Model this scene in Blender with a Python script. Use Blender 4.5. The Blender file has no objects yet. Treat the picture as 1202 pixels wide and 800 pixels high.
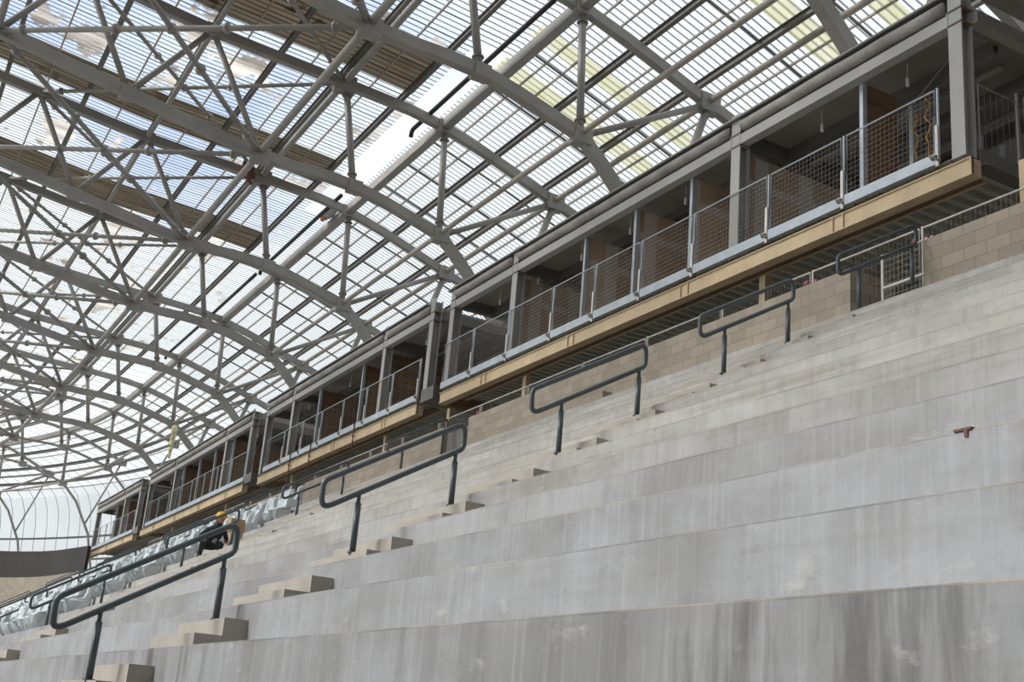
import bpy, math, random
from mathutils import Vector
random.seed(7)
D = bpy.data
COL = bpy.context.scene.collection
OZ = 6.6            # camera height above the pitch-side ground (world z = model z + OZ)

# ------------------------------------------------------------------ plan of the stand: a gentle bend, then the end curve
YC, CX = 88.0, -41.0
def bend(y):
    y = min(max(y, 0.0), YC)
    return .07325813*y*y/100 - .05321289*y**3/10000
def W(x, y, z):
    if y <= YC:
        return Vector((x + bend(y), y, z + OZ))
    th = (y-YC)/57.0; R = x + bend(YC) - CX
    return Vector((CX + R*math.cos(th), YC + R*math.sin(th), z + OZ))

# ------------------------------------------------------------------ mesh helpers
class MB:
    def __init__(s): s.v = []; s.f = []; s.uv = None
    def add(s, vs, fs):
        n = len(s.v); s.v += [Vector(a) for a in vs]; s.f += [tuple(i+n for i in f) for f in fs]
    def hexa(s, c):                         # eight corners: 0-3 bottom ring, 4-7 top ring
        s.add(c, [(3,2,1,0),(4,5,6,7),(0,1,5,4),(1,2,6,5),(2,3,7,6),(3,0,4,7)])
    def box(s, x0, x1, y0, y1, z0, z1, step=6.0):    # box in stand coordinates, follows the bend
        n = max(1, int(math.ceil((y1-y0)/step)))
        ys = [y0+(y1-y0)*i/n for i in range(n+1)]
        vs = []
        for y in ys: vs += [W(x0,y,z0), W(x1,y,z0), W(x1,y,z1), W(x0,y,z1)]
        fs = [(0,1,2,3), tuple(4*n+i for i in (3,2,1,0))]
        for i in range(n):
            a = 4*i; b = a+4
            for k in range(4):
                k2 = (k+1) % 4
                fs.append((a+k, b+k, b+k2, a+k2))
        s.add(vs, fs)
    def beam(s, p, q, w, h, up=(0,0,1), raw=False):
        p = Vector(p) if raw else W(*p); q = Vector(q) if raw else W(*q)
        d = (q-p).normalized(); u = Vector(up)
        if abs(d.dot(u)) > .98: u = Vector((1,0,0))
        a = d.cross(u).normalized(); b = a.cross(d).normalized()
        a *= w/2; b *= h/2
        s.hexa([p-a-b, p+a-b, q+a-b, q-a-b, p-a+b, p+a+b, q+a+b, q-a+b])
    def tube(s, pts, r, n=8, raw=False, closed=False):
        P = [Vector(p) if raw else W(*p) for p in pts]
        m = len(P); vs = []; ref = None
        for i in range(m):
            if closed: t = (P[(i+1) % m]-P[i-1]).normalized()
            elif i == 0: t = (P[1]-P[0]).normalized()
            elif i == m-1: t = (P[-1]-P[-2]).normalized()
            else: t = ((P[i+1]-P[i]).normalized()+(P[i]-P[i-1]).normalized()).normalized()
            if ref is None:
                ref = Vector((0,0,1)) if abs(t.z) < .9 else Vector((1,0,0))
            a = t.cross(ref).normalized(); b = a.cross(t).normalized(); ref = b
            for k in range(n):
                th = 2*math.pi*k/n
                vs.append(P[i] + a*(r*math.cos(th)) + b*(r*math.sin(th)))
        fs = []
        for i in range(m if closed else m-1):
            j = (i+1) % m
            for k in range(n):
                k2 = (k+1) % n
                fs.append((i*n+k, i*n+k2, j*n+k2, j*n+k))
        if not closed:
            fs.append(tuple(range(n-1,-1,-1))); fs.append(tuple((m-1)*n+k for k in range(n)))
        s.add(vs, fs)
    def blob(s, c, rx, ry, rz, nu=10, nv=7, jit=0.0, rnd=random):
        vs = [Vector(c)+Vector((0,0,-rz))]; fs = []
        for i in range(1, nv):
            ph = -math.pi/2 + math.pi*i/nv
            for k in range(nu):
                th = 2*math.pi*k/nu; j = 1+rnd.uniform(-jit, jit)
                vs.append(Vector(c)+Vector((rx*math.cos(ph)*math.cos(th)*j, ry*math.cos(ph)*math.sin(th)*j, rz*math.sin(ph)*j)))
        vs.append(Vector(c)+Vector((0,0,rz))); top = len(vs)-1
        for k in range(nu): fs.append((0, 1+(k+1) % nu, 1+k))
        for i in range(nv-2):
            for k in range(nu):
                a = 1+i*nu+k; b = 1+i*nu+(k+1) % nu
                fs.append((a, b, b+nu, a+nu))
        for k in range(nu): fs.append((1+(nv-2)*nu+k, 1+(nv-2)*nu+(k+1) % nu, top))
        s.add(vs, fs)
    def build(s, name, mat, parent=None, smooth=False, origin=None):
        org = Vector(parent['_o']) if parent is not None else (Vector(origin) if origin is not None else (s.v[0].copy() if s.v else Vector()))
        me = D.meshes.new(name)
        me.from_pydata([tuple(a-org) for a in s.v], [], s.f)
        me.materials.append(mat)
        if smooth:
            for p in me.polygons: p.use_smooth = True
        o = D.objects.new(name, me); COL.objects.link(o)
        if parent is not None: o.parent = parent
        else: o.location = org
        o['_o'] = tuple(org)
        return o
def thing(name, label, cat, loc, group=None):
    o = D.objects.new(name, None); COL.objects.link(o); o.empty_display_size = .2
    o.location = loc; o['_o'] = tuple(loc); o['label'] = label; o['category'] = cat
    if group: o['group'] = group
    return o
def tag(o, label, cat, group=None):
    o['label'] = label; o['category'] = cat
    if group: o['group'] = group
    return o
def struct(o): o['kind'] = 'structure'; return o
ORD = ('first second third fourth fifth sixth seventh eighth ninth tenth eleventh twelfth thirteenth fourteenth fifteenth sixteenth seventeenth '
       'eighteenth nineteenth twentieth').split()

# ------------------------------------------------------------------ materials
class NT:
    def __init__(s, name):
        s.m = D.materials.new(name); s.m.use_nodes = True; s.t = s.m.node_tree; s.t.nodes.clear()
        s.out = s.n('ShaderNodeOutputMaterial')
    def n(s, typ, **kw):
        nd = s.t.nodes.new(typ)
        for k, v in kw.items(): setattr(nd, k, v)
        return nd
    def l(s, a, b): s.t.links.new(a, b)
    def put(s, sock, v):
        if hasattr(v, 'is_linked'): s.l(v, sock)
        else: sock.default_value = v
    def math(s, op, a, b=None, c=None, clamp=False):
        nd = s.n('ShaderNodeMath', operation=op, use_clamp=clamp); s.put(nd.inputs[0], a)
        if b is not None: s.put(nd.inputs[1], b)
        if c is not None: s.put(nd.inputs[2], c)
        return nd.outputs[0]
    def mix(s, f, a, b, blend='MIX'):
        nd = s.n('ShaderNodeMix', data_type='RGBA', blend_type=blend)
        s.put(nd.inputs[0], f); s.put(nd.inputs[6], a); s.put(nd.inputs[7], b)
        return nd.outputs[2]
    def ramp(s, f, lo, hi):
        nd = s.n('ShaderNodeMapRange'); nd.clamp = True
        s.put(nd.inputs[0], f); nd.inputs[1].default_value = lo; nd.inputs[2].default_value = hi
        return nd.outputs[0]
    def noise(s, vec, scale, detail=3, rough=.55):
        nd = s.n('ShaderNodeTexNoise'); s.put(nd.inputs['Vector'], vec); nd.inputs['Scale'].default_value = scale
        nd.inputs['Detail'].default_value = detail; nd.inputs['Roughness'].default_value = rough
        return nd.outputs[0]
    def scale(s, vec, k):
        nd = s.n('ShaderNodeVectorMath', operation='MULTIPLY'); s.put(nd.inputs[0], vec); nd.inputs[1].default_value = k
        return nd.outputs[0]
    def pos(s): return s.n('ShaderNodeNewGeometry').outputs['Position']
    def xyz(s, vec):
        nd = s.n('ShaderNodeSeparateXYZ'); s.l(vec, nd.inputs[0]); return nd.outputs
    def principled(s, col, rough=.6, metal=0.0, bump=None, bstr=.3, bdist=.01, spec=None):
        b = s.n('ShaderNodeBsdfPrincipled'); s.put(b.inputs['Base Color'], col); s.put(b.inputs['Roughness'], rough)
        b.inputs['Metallic'].default_value = metal
        if spec is not None: b.inputs['Specular IOR Level'].default_value = spec
        if bump is not None:
            bn = s.n('ShaderNodeBump'); bn.inputs['Strength'].default_value = bstr; bn.inputs['Distance'].default_value = bdist
            s.l(bump, bn.inputs['Height']); s.l(bn.outputs[0], b.inputs['Normal'])
        s.l(b.outputs[0], s.out.inputs[0]); return b
def C(r, g, b): return (r, g, b, 1)
def worn(name, col, rough=.55, var=.25, scale=1.5, metal=0.0, dirt=None, spec=None):
    t = NT(name); p = t.pos()
    n1 = t.noise(p, scale, 4); n2 = t.noise(p, scale*9, 2)
    dark = tuple(c*(1-var) for c in col[:3])+(1,); lite = tuple(min(1, c*(1+var*.6)) for c in col[:3])+(1,)
    c = t.mix(t.ramp(n1, .3, .7), dark, lite)
    if dirt: c = t.mix(t.math('MULTIPLY', t.ramp(n2, .55, .75), .6), c, dirt)
    t.principled(c, rough, metal, spec=spec)
    return t.m

RISER, TREAD, X0, Z0 = .4967, .8, 2.9324, .5426

def mat_concrete():
    t = NT('terrace_concrete'); p = t.pos(); x, y, z = t.xyz(p)
    row = t.math('FLOOR', t.math('DIVIDE', t.math('SUBTRACT', x, X0-.4), TREAD))
    hz = t.math('FRACT', t.math('ADD', t.math('DIVIDE', t.math('SUBTRACT', z, Z0+OZ), RISER), .004))   # height within a riser
    cv = t.n('ShaderNodeCombineXYZ'); t.l(row, cv.inputs[0])
    rowtone = t.n('ShaderNodeTexWhiteNoise'); rowtone.noise_dimensions = '3D'; t.l(cv.outputs[0], rowtone.inputs[0])
    off = t.n('ShaderNodeVectorMath', operation='ADD'); t.l(p, off.inputs[0]); t.l(t.scale(rowtone.outputs[1], (0, 40, 40)), off.inputs[1])
    q = off.outputs[0]                                        # each tier weathered on its own
    cloud = t.noise(t.scale(q, (1, .8, 1.3)), .8, 5, .6); fine = t.noise(p, 7, 6, .7)
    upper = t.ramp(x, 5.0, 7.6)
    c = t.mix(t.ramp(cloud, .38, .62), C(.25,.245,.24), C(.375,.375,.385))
    c = t.mix(t.math('MULTIPLY', upper, .75), c, t.mix(t.ramp(cloud, .35, .65), C(.46,.42,.36), C(.58,.55,.495)))  # upper tiers paler and warmer, partly light falloff put into the colour
    c = t.mix(t.math('MULTIPLY', rowtone.outputs[0], .30), c, C(.43,.435,.45))
    c = t.mix(t.math('MULTIPLY', t.ramp(fine, .45, .8), .4), c, C(.27,.255,.235))
    c = t.mix(t.math('MULTIPLY', t.ramp(x, 3.35, 2.6), .5), c, C(.17,.165,.16))          # lowest tier: dirt, with light falloff also put into the colour
    # vertical form marks and drips
    st = t.noise(t.scale(q, (0.4, 5.0, .35)), 1.0, 5, .6)
    c = t.mix(t.math('MULTIPLY', t.ramp(st, .5, .72), .38), c, C(.24,.235,.235))
    st2 = t.noise(t.scale(p, (0.4, 24.0, .8)), 1.0, 3, .6)
    c = t.mix(t.math('MULTIPLY', t.ramp(st2, .52, .75), .25), c, C(.56,.555,.55))
    # lengthwise board marks
    bm_ = t.noise(t.scale(q, (0.5, .35, 14.0)), 1.0, 4, .6)
    c = t.mix(t.math('MULTIPLY', t.ramp(bm_, .5, .68), t.math('ADD', .12, t.math('MULTIPLY', upper, .3))), c, C(.25,.22,.185))
    # dark runs, strongest on the lowest tiers
    big = t.noise(t.scale(q, (1.0, .5, .3)), 1.0, 3)
    dr = t.noise(t.scale(q, (0.6, 3.2, .40)), 1.0, 5, .65)
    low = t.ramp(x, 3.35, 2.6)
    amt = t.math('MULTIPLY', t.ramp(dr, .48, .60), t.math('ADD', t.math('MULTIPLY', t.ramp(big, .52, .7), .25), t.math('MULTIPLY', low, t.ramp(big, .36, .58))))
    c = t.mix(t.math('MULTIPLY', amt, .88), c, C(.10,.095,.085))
    # scrapes, pale spatters
    sc = t.noise(t.scale(q, (1.0, 2.4, 5.0)), 1.3, 7, .75)
    c = t.mix(t.math('MULTIPLY', t.ramp(sc, .60, .70), .45), c, C(.22,.215,.21))
    sp = t.noise(t.scale(q, (1.0, 1.4, 3.0)), 2.1, 6, .72)
    c = t.mix(t.math('MULTIPLY', t.ramp(sp, .60, .74), .5), c, C(.58,.55,.50))
    # nosing: thin tan or dark line along the top of each riser
    edge = t.ramp(hz, .972, .990)
    ed = t.noise(t.scale(q, (1.0, .7, 1.0)), 1.3, 4)
    c = t.mix(t.math('MULTIPLY', edge, .55), c, t.mix(t.ramp(ed, .42, .58), C(.37,.29,.225), C(.11,.105,.10)))
    h = t.math('ADD', t.math('MULTIPLY', fine, .6), t.math('MULTIPLY', st2, .6))
    t.principled(c, .9, bump=h, bstr=.45, bdist=.015, spec=.2)
    return t.m
def mat_block():
    t = NT('grey_blockwork'); p = t.pos(); x, y, z = t.xyz(p)
    cv = t.n('ShaderNodeCombineXYZ'); t.l(t.math('ADD', y, t.math('MULTIPLY', x, .35)), cv.inputs[0]); t.l(t.math('SUBTRACT', z, .38), cv.inputs[1])
    br = t.n('ShaderNodeTexBrick'); t.l(cv.outputs[0], br.inputs['Vector']); br.offset = .5
    br.inputs['Scale'].default_value = 1; br.inputs['Brick Width'].default_value = .4; br.inputs['Row Height'].default_value = .2
    br.inputs['Mortar Size'].default_value = .006; br.inputs['Mortar Smooth'].default_value = .2
    br.inputs['Color1'].default_value = C(.33,.285,.225); br.inputs['Color2'].default_value = C(.42,.36,.29); br.inputs['Mortar'].default_value = C(.235,.20,.16)
    n = t.noise(p, 2.2, 4); n2 = t.noise(p, 30, 3)
    c = t.mix(t.math('MULTIPLY', t.ramp(n, .45, .7), .4), br.outputs['Color'], C(.27,.235,.19))
    c = t.mix(t.math('MULTIPLY', t.ramp(n2, .5, .8), .25), c, C(.46,.41,.35))
    t.principled(c, .95, bump=t.math('ADD', n2, t.math('MULTIPLY', br.outputs['Fac'], -.8)), bstr=.4, bdist=.01, spec=.15)
    return t.m
TRUSS_Y = [8.25, 17.3, 26.4, 35.5, 44.65, 53.85, 62.9, 72.1, 80.9, 89.5, 99.2, 110.0, 121.0, 132.0, 143.0]
def mat_roof():
    t = NT('ribbed_roof_sheet'); uvn = t.n('ShaderNodeUVMap'); uvn.uv_map = 'UVMap'
    y, s, _ = t.xyz(uvn.outputs[0])        # metres along the stand, metres across it
    p = t.pos()
    u = t.math('FRACT', t.math('DIVIDE', y, .27)); far = t.math('GREATER_THAN', y, 78.0)
    uf = t.math('FRACT', t.math('DIVIDE', y, 1.35))
    rib = t.math('ADD', t.math('MULTIPLY', t.math('LESS_THAN', u, .24), t.math('SUBTRACT', 1.0, far)), t.math('MULTIPLY', t.math('LESS_THAN', uf, .06), far))
    u2 = t.math('FRACT', t.math('DIVIDE', y, 1.08)); lap = t.math('LESS_THAN', u2, .075)
    # which sheets are clear (towards the pitch) and which are milky
    milky = t.ramp(s, 13.5, 16.2)
    cl = t.noise(t.scale(p, (.16, .16, .16)), 1.0, 4)
    veil = t.math('ADD', t.math('MULTIPLY', milky, t.math('ADD', .36, t.math('MULTIPLY', far, .3))), t.math('MULTIPLY', t.ramp(cl, .5, .75), .16))
    # leaf litter and grime lying on the clear sheets
    gr = t.noise(t.scale(p, (.55, .30, .4)), 1.0, 6, .66)
    grime = t.math('MULTIPLY', t.ramp(gr, .565, .60), t.math('SUBTRACT', 1.0, milky))
    gr2 = t.noise(t.scale(p, (.2, .9, .4)), 1.0, 5, .6)
    tr = t.n('ShaderNodeBsdfTransparent'); tr.inputs[0].default_value = C(.95,.975,.99)
    mk = t.n('ShaderNodeBsdfTranslucent'); mk.inputs[0].default_value = C(.92,.95,.96)
    df = t.n('ShaderNodeBsdfDiffuse'); df.inputs[0].default_value = C(.80,.82,.82)
    m0 = t.n('ShaderNodeMixShader'); m0.inputs[0].default_value = .45; t.l(mk.outputs[0], m0.inputs[1]); t.l(df.outputs[0], m0.inputs[2])
    m1 = t.n('ShaderNodeMixShader'); t.l(veil, m1.inputs[0]); t.l(tr.outputs[0], m1.inputs[1]); t.l(m0.outputs[0], m1.inputs[2])
    # ribs and laps: opaque grey
    rb = t.n('ShaderNodeBsdfDiffuse'); rb.inputs[0].default_value = C(.20,.225,.25)
    rt = t.n('ShaderNodeBsdfTransparent'); rt.inputs[0].default_value = C(.45,.52,.58)
    rmix = t.n('ShaderNodeMixShader'); rmix.inputs[0].default_value = .38; t.l(rb.outputs[0], rmix.inputs[1]); t.l(rt.outputs[0], rmix.inputs[2])
    m2 = t.n('ShaderNodeMixShader'); t.l(rib, m2.inputs[0]); t.l(m1.outputs[0], m2.inputs[1]); t.l(rmix.outputs[0], m2.inputs[2])
    lp = t.n('ShaderNodeBsdfDiffuse'); lp.inputs[0].default_value = C(.13,.14,.15)
    m3 = t.n('ShaderNodeMixShader'); t.l(t.math('MULTIPLY', lap, t.math('SUBTRACT', .7, t.math('MULTIPLY', milky, .7))), m3.inputs[0]); t.l(m2.outputs[0], m3.inputs[1]); t.l(lp.outputs[0], m3.inputs[2])
    # grime
    gd = t.n('ShaderNodeBsdfTranslucent'); t.l(t.mix(t.ramp(gr2, .4, .65), C(.15,.115,.085), C(.66,.60,.52)), gd.inputs[0])
    m4 = t.n('ShaderNodeMixShader'); t.l(t.math('MULTIPLY', grime, .85), m4.inputs[0]); t.l(m3.outputs[0], m4.inputs[1]); t.l(gd.outputs[0], m4.inputs[2])
    t.l(m4.outputs[0], t.out.inputs[0])
    return t.m
def mat_band():
    t = NT('fibreglass_strip'); uvn = t.n('ShaderNodeUVMap'); uvn.uv_map = 'UVMap'
    y, s, _ = t.xyz(uvn.outputs[0])
    st = t.noise(t.scale(uvn.outputs[0], (5.0, .25, 1)), 1.0, 3)
    old = t.ramp(s, 15.4, 14.4)
    c = t.mix(t.ramp(st, .35, .65), C(.70,.67,.44), C(.82,.79,.60))
    c = t.mix(old, c, t.mix(t.ramp(st, .35, .65), C(.05,.04,.028), C(.11,.088,.062)))
    a = t.n('ShaderNodeBsdfTranslucent'); t.l(c, a.inputs[0]); b = t.n('ShaderNodeBsdfDiffuse'); t.l(c, b.inputs[0])
    m = t.n('ShaderNodeMixShader'); m.inputs[0].default_value = .15; t.l(a.outputs[0], m.inputs[1]); t.l(b.outputs[0], m.inputs[2])
    t.l(m.outputs[0], t.out.inputs[0]); return t.m
def mat_plaster():
    t = NT('taped_plasterboard'); p = t.pos(); x, y, z = t.xyz(p)
    f = t.math('FRACT', t.math('DIVIDE', t.math('ADD', x, t.math('MULTIPLY', y, .37)), 1.2))
    j = t.math('LESS_THAN', f, .3); k = t.math('LESS_THAN', t.math('FRACT', t.math('DIVIDE', z, 1.35)), .14)
    jj = t.math('MAXIMUM', j, t.math('MULTIPLY', k, .8))
    n = t.noise(p, 1.3, 3)
    c = t.mix(t.ramp(n, .3, .7), C(.44,.325,.23), C(.58,.455,.34))
    c = t.mix(t.math('MULTIPLY', jj, .8), c, C(.68,.63,.60))
    t.principled(c, .9, spec=.1); return t.m
def mat_board():
    t = NT('brown_plywood'); p = t.pos()
    n = t.noise(t.scale(p, (1.2, 1.2, 9)), 1.0, 4)
    c = t.mix(t.ramp(n, .3, .7), C(.16,.095,.055), C(.27,.17,.10))
    t.principled(c, .8, spec=.2); return t.m

M = dict(
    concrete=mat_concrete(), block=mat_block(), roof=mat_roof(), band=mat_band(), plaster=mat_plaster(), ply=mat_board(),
    steel=worn('grey_painted_steel', C(.295,.277,.252), .5, .18, 1.0),
    steel_dark=worn('dark_purlin_steel', C(.15,.14,.125), .5, .2, 1.0),
    purlin_light=worn('pale_purlin_steel', C(.36,.32,.275), .5, .2, 1.0),
    column=worn('column_paint', C(.405,.395,.38), .5, .12, .8),
    cream=worn('cream_primer', C(.62,.475,.30), .6, .16, 1.4, dirt=C(.45,.34,.20)),
    brown_steel=worn('rust_brown_primer', C(.20,.13,.085), .7, .25, 1.2),
    galv=worn('galvanised_steel', C(.52,.57,.61), .42, .15, 3.0, metal=.25),
    galv_wire=worn('galvanised_wire', C(.40,.36,.33), .5, .15, 3.0),
    white_tube=worn('white_powder_coat', C(.72,.68,.63), .5, .15, 2.0),
    rail=worn('slate_grey_handrail_paint', C(.085,.105,.115), .38, .2, 2.5),
    step=worn('step_concrete', C(.43,.39,.34), .9, .12, 2.2, dirt=C(.36,.32,.275), spec=.15),
    decking=worn('green_grey_decking', C(.46,.46,.40), .6, .2, 1.0),
    soffit=worn('dark_soffit_board', C(.30,.27,.245), .85, .25, .8),
    lag=worn('grey_lagging', C(.36,.335,.31), .6, .3, 1.8, dirt=C(.2,.17,.15)),
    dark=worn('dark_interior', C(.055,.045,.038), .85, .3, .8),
    dark_wall=worn('charcoal_cladding', C(.029,.022,.0185), .75, .2, .35),
    black=worn('black_plastic', C(.012,.012,.013), .45, .2, 2.0),
    wrap=worn('white_plastic_wrap', C(.60,.64,.66), .35, .2, 6.0),
    red=worn('red_plastic', C(.33,.035,.04), .5, .2, 4.0),
    pink=worn('pink_red_coupler', C(.26,.04,.07), .5, .2, 4.0),
    rust_red=worn('red_brown_strap', C(.16,.065,.045), .7, .3, 8.0),
    orange=worn('orange_cloth', C(.75,.25,.10), .8, .25, 6.0),
    yellow=worn('yellow_hard_hat', C(.72,.42,.03), .35, .1, 4.0),
    yellow_cloth=worn('pale_yellow_cloth', C(.78,.70,.45), .9, .2, 5.0),
    grey_cloth=worn('pale_grey_cloth', C(.46,.48,.50), .9, .2, 5.0),
    navy=worn('dark_green_workwear', C(.035,.05,.045), .9, .3, 6.0),
    skin=worn('skin', C(.42,.24,.16), .6, .1, 5.0),
    card=worn('brown_cardboard', C(.50,.35,.20), .9, .12, 4.0),
    timber=worn('plywood_board_grey', C(.20,.185,.165), .85, .25, 2.0),
    lamp=worn('white_fitting', C(.78,.76,.72), .5, .05, 2.0),
    ground=worn('pitch_side_ground', C(.30,.29,.25), .95, .25, .2),
    cable=worn('orange_cable', C(.60,.28,.05), .6, .2, 5.0),
)

# ------------------------------------------------------------------ ground and terrace
g = MB(); g.add([Vector((-160,-60,0)), Vector((120,-60,0)), Vector((120,220,0)), Vector((-160,220,0))], [(0,1,2,3)])
struct(g.build('ground', M['ground']))

ROW_FIRST, ROW_LAST = -12, 12
Z12 = 6.41
def row_x(i): return X0 + i*TREAD
def row_z(i): return Z12 if i == 12 else Z0 + i*RISER
prof = [(row_x(ROW_FIRST), -OZ)]
ch = .007
for i in range(ROW_FIRST, ROW_LAST+1):
    x, z = row_x(i), row_z(i)
    prof += [(x, z-ch), (x+ch, z)]
    prof += [(row_x(i+1) if i < ROW_LAST else 21.8, z)]
prof += [(21.8, -OZ)]
ys = [-44+2.0*k for k in range(67)] + [90+1.5*k for k in range(1, 44)]
mb = MB(); n = len(prof)
for y in ys: mb.v += [W(x, y, z) for x, z in prof]
for j in range(len(ys)-1):
    for k in range(n-1):
        a = j*n+k; mb.f.append((a, a+1, a+1+n, a+n))
mb.f.append(tuple(range(n-1,-1,-1))); mb.f.append(tuple((len(ys)-1)*n+k for k in range(n)))
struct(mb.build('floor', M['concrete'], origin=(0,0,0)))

m = MB(); m.box(-70, 24, -41, -40, -OZ, 27)  # unseen end wall, added to cut light from behind the camera
struct(m.build('wall_near_blocker', M['dark_wall']))
# ------------------------------------------------------------------ aisle steps
AISLES = [(11.49, 1.6), (25.42, 2.6), (38.3, 1.6), (49.6, 1.6), (61.8, 1.6)]
AN = ['nearest aisle', 'second aisle', 'third aisle', 'fourth aisle', 'fifth aisle']
for ai, (ya, wd) in enumerate(AISLES):
    lo = -3 if ai == 0 else 0
    for i in range(lo, 12):
        zt = row_z(i); xr = row_x(i+1); top = row_z(i+1)-zt
        z1 = top/3; z2 = 2*top/3; xa = xr-.49; xb = xr-.23
        for nm, (xA, xB, zz) in (('lower', (xa-.0, xb, z1)), ('taller', (xb, xr, z2))):
            s = MB(); s.box(xA, xB, ya, ya+wd, zt, zt+zz)
            o = s.build('aisle_step', M['step'])
            tag(o, f'{nm} concrete step of the {ORD[i-lo]} pair up the {AN[ai]}', 'step', f'concrete steps in the {AN[ai]}')

# ------------------------------------------------------------------ handrails
def rail_loop(xa, za, xb, zb, hgt, y, r, rc=.11):
    """closed stadium-shaped loop: bottom rail from a to b, top rail hgt above it"""
    pts = []
    corners = [(xa, za), (xb, zb), (xb, zb+hgt), (xa, za+hgt)]
    for k in range(4):
        p = Vector((corners[k][0], corners[k][1])); a = Vector(corners[k-1]); b = Vector(corners[(k+1) % 4])
        da = (a-p).normalized(); db = (b-p).normalized()
        cosang = max(-1, min(1, da.dot(db))); half = math.acos(cosang)/2
        R = min(rc, hgt*.46*math.tan(half)) if half < 1.4 else rc
        tl = min(R/math.tan(half), hgt*.47)
        p1 = p+da*tl; p2 = p+db*tl
        for q in range(7):
            tt = q/6; v = p1*(1-tt)**2 + p*2*tt*(1-tt) + p2*tt*tt
            pts.append((v.x, y, v.y))
    return pts
def handrail(i, y, label, group, dz=0.0, di=0.0):
    xo = row_x(i+di); zo = Z0+(i+di)*RISER+dz
    xa, za = xo+.4195*TREAD, zo+RISER/3
    xb, zb = xo+1.768*TREAD, zo+RISER*5/3
    t = thing('handrail', label, 'handrail', W((xa+xb)/2, y, (za+zb)/2), group)
    k = RISER/TREAD*.95
    xl, xr = xo-.09*TREAD, xo+1.88*TREAD
    zl = za+.63-(xa-xl)*k; zr = za+.63+(xr-xa)*k
    m = MB(); m.tube(rail_loop(xl, zl, xr, zr, .30, y, .03), .030, 10, closed=True); m.build('rail_loop', M['rail'], t, True)
    for (px, pz, pt) in ((xa, za, za+.63), (xb, zb, zl+(xb-xl)*k)):
        m = MB(); m.tube([(px, y, pz-.02), (px, y, pt-.11)], .033, 10)
        m.tube([(px, y, pt-.11), (px, y, pt-.075), (px, y, pt+.0)], .021, 10)
        po = m.build('post', M['rail'], t, True)
        m = MB(); m.tube([(px, y, pz), (px, y, pz+.015)], .055, 10)
        b = m.build('base_collar', M['rail'], po)
POS = ['lowest', 'second lowest', 'middle', 'second highest', 'topmost']
for k in range(5):
    handrail(3*k-1, 11.93, f'{POS[k]} dark grey looped handrail climbing the nearest aisle', 'handrails in the nearest aisle')
for k, (y, dz, di) in {0:(29.8,-.1,-.3), 1:(29.2,-.1,-.25), 2:(28.6,-.1,0), 3:(28.05,-.08,0), 4:(27.65,-.08,0)}.items():
    handrail(3*k-1, y, f'{POS[k]} dark grey looped handrail climbing the second aisle', 'handrails in the second aisle', dz, di)
for ai, y in ((2, 39.6), (3, 50.9), (4, 63.0)):
    for k in range(5):
        handrail(3*k-1, y, f'{POS[k]} dark grey looped handrail climbing the {AN[ai]}', f'handrails in the {AN[ai]}', -.1)
y = 79.5
for k in range(2, 5):
    handrail(3*k-1, y, f'{POS[k]} dark grey looped handrail beside the charcoal end wall', 'handrails beside the charcoal end wall', -.1)

# ------------------------------------------------------------------ block walls and gateways
XW, ZW0, ZW1 = 13.3, Z12, 7.54
GATES = [(11.85, 13.35), (26.55, 28.0), (38.6, 40.1), (49.7, 51.15), (62.0, 63.5), (78.1, 79.2)]
seg = [(-40.0, GATES[0][0])] + [(GATES[k][1], GATES[k+1][0]) for k in range(len(GATES)-1)] + [(GATES[-1][1], 154.0)]
for k, (a, b) in enumerate(seg):
    m = MB()
    if k < len(seg)-1:
        m.box(XW, XW+.2, a, b, ZW0, ZW1)
        if k > 0: m.box(XW+.2, XW+1.0, a, a+.2, ZW0, ZW1)
        m.box(XW+.2, XW+1.0, b-.2, b, ZW0, ZW1)
    else:
        vs = []; yl = [a+2.2*q for q in range(34)]
        for yy in yl:
            zt = ZW1+.12+.95*min(1.6, max(0, yy-78.6)/24.0); vs += [W(XW, yy, ZW0), W(XW+.2, yy, ZW0), W(XW+.2, yy, zt), W(XW, yy, zt)]
        fs = [(0,1,2,3)]
        for q in range(len(yl)-1): fs += [(4*q+e, 4*q+4+e, 4*q+4+(e+1) % 4, 4*q+(e+1) % 4) for e in range(4)]
        m.add(vs, fs)
    struct(m.build('wall_upper', M['block']))
# wire gate in the nearest gateway
t = thing('wire_gate', 'white framed wire mesh gate in the nearest gateway of the block wall', 'gate', W(13.62, 12.6, Z12))
m = MB()
for yy in (11.95, 12.05, 12.95): m.tube([(13.6, yy, Z12), (13.6, yy, 7.72)], .022, 8)
m.tube([(13.6, 11.86, 7.16), (13.6, 12.95, 7.16)], .024, 8); m.tube([(13.6, 12.05, 7.7), (13.6, 12.95, 7.7)], .02, 8)
m.tube([(13.45, 11.86, Z12+.1), (13.45, 13.3, Z12+.1)], .05, 8); m.build('frame', M['white_tube'], t, True)
m = MB()
for q in range(12): m.tube([(13.6, 12.05+.9*q/11, Z12), (13.6, 12.05+.9*q/11, 7.7)], .004, 4)
for q in range(14): m.tube([(13.6, 12.05, Z12+.1*q), (13.6, 12.95, Z12+.1*q)], .004, 4)
m.build('wire_mesh', M['galv_wire'], t)
m = MB(); m.blob(W(13.58, 12.98, 6.75), .05, .05, .08); m.blob(W(13.58, 12.9, 6.62), .05, .04, .05); m.build('padlock_chain', M['galv'], t)
GN = ['nearest', 'second', 'third', 'fourth', 'fifth', 'sixth']
for k in range(1, 6):
    a, b = GATES[k]; m = MB(); m.box(XW+.12, XW+.16, a+.02, b-.02, Z12, ZW1-.15)
    o = m.build('hoarding_board', M['timber']); tag(o, f'grey brown plywood board closing the {GN[k]} gateway of the block wall', 'board')
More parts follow.
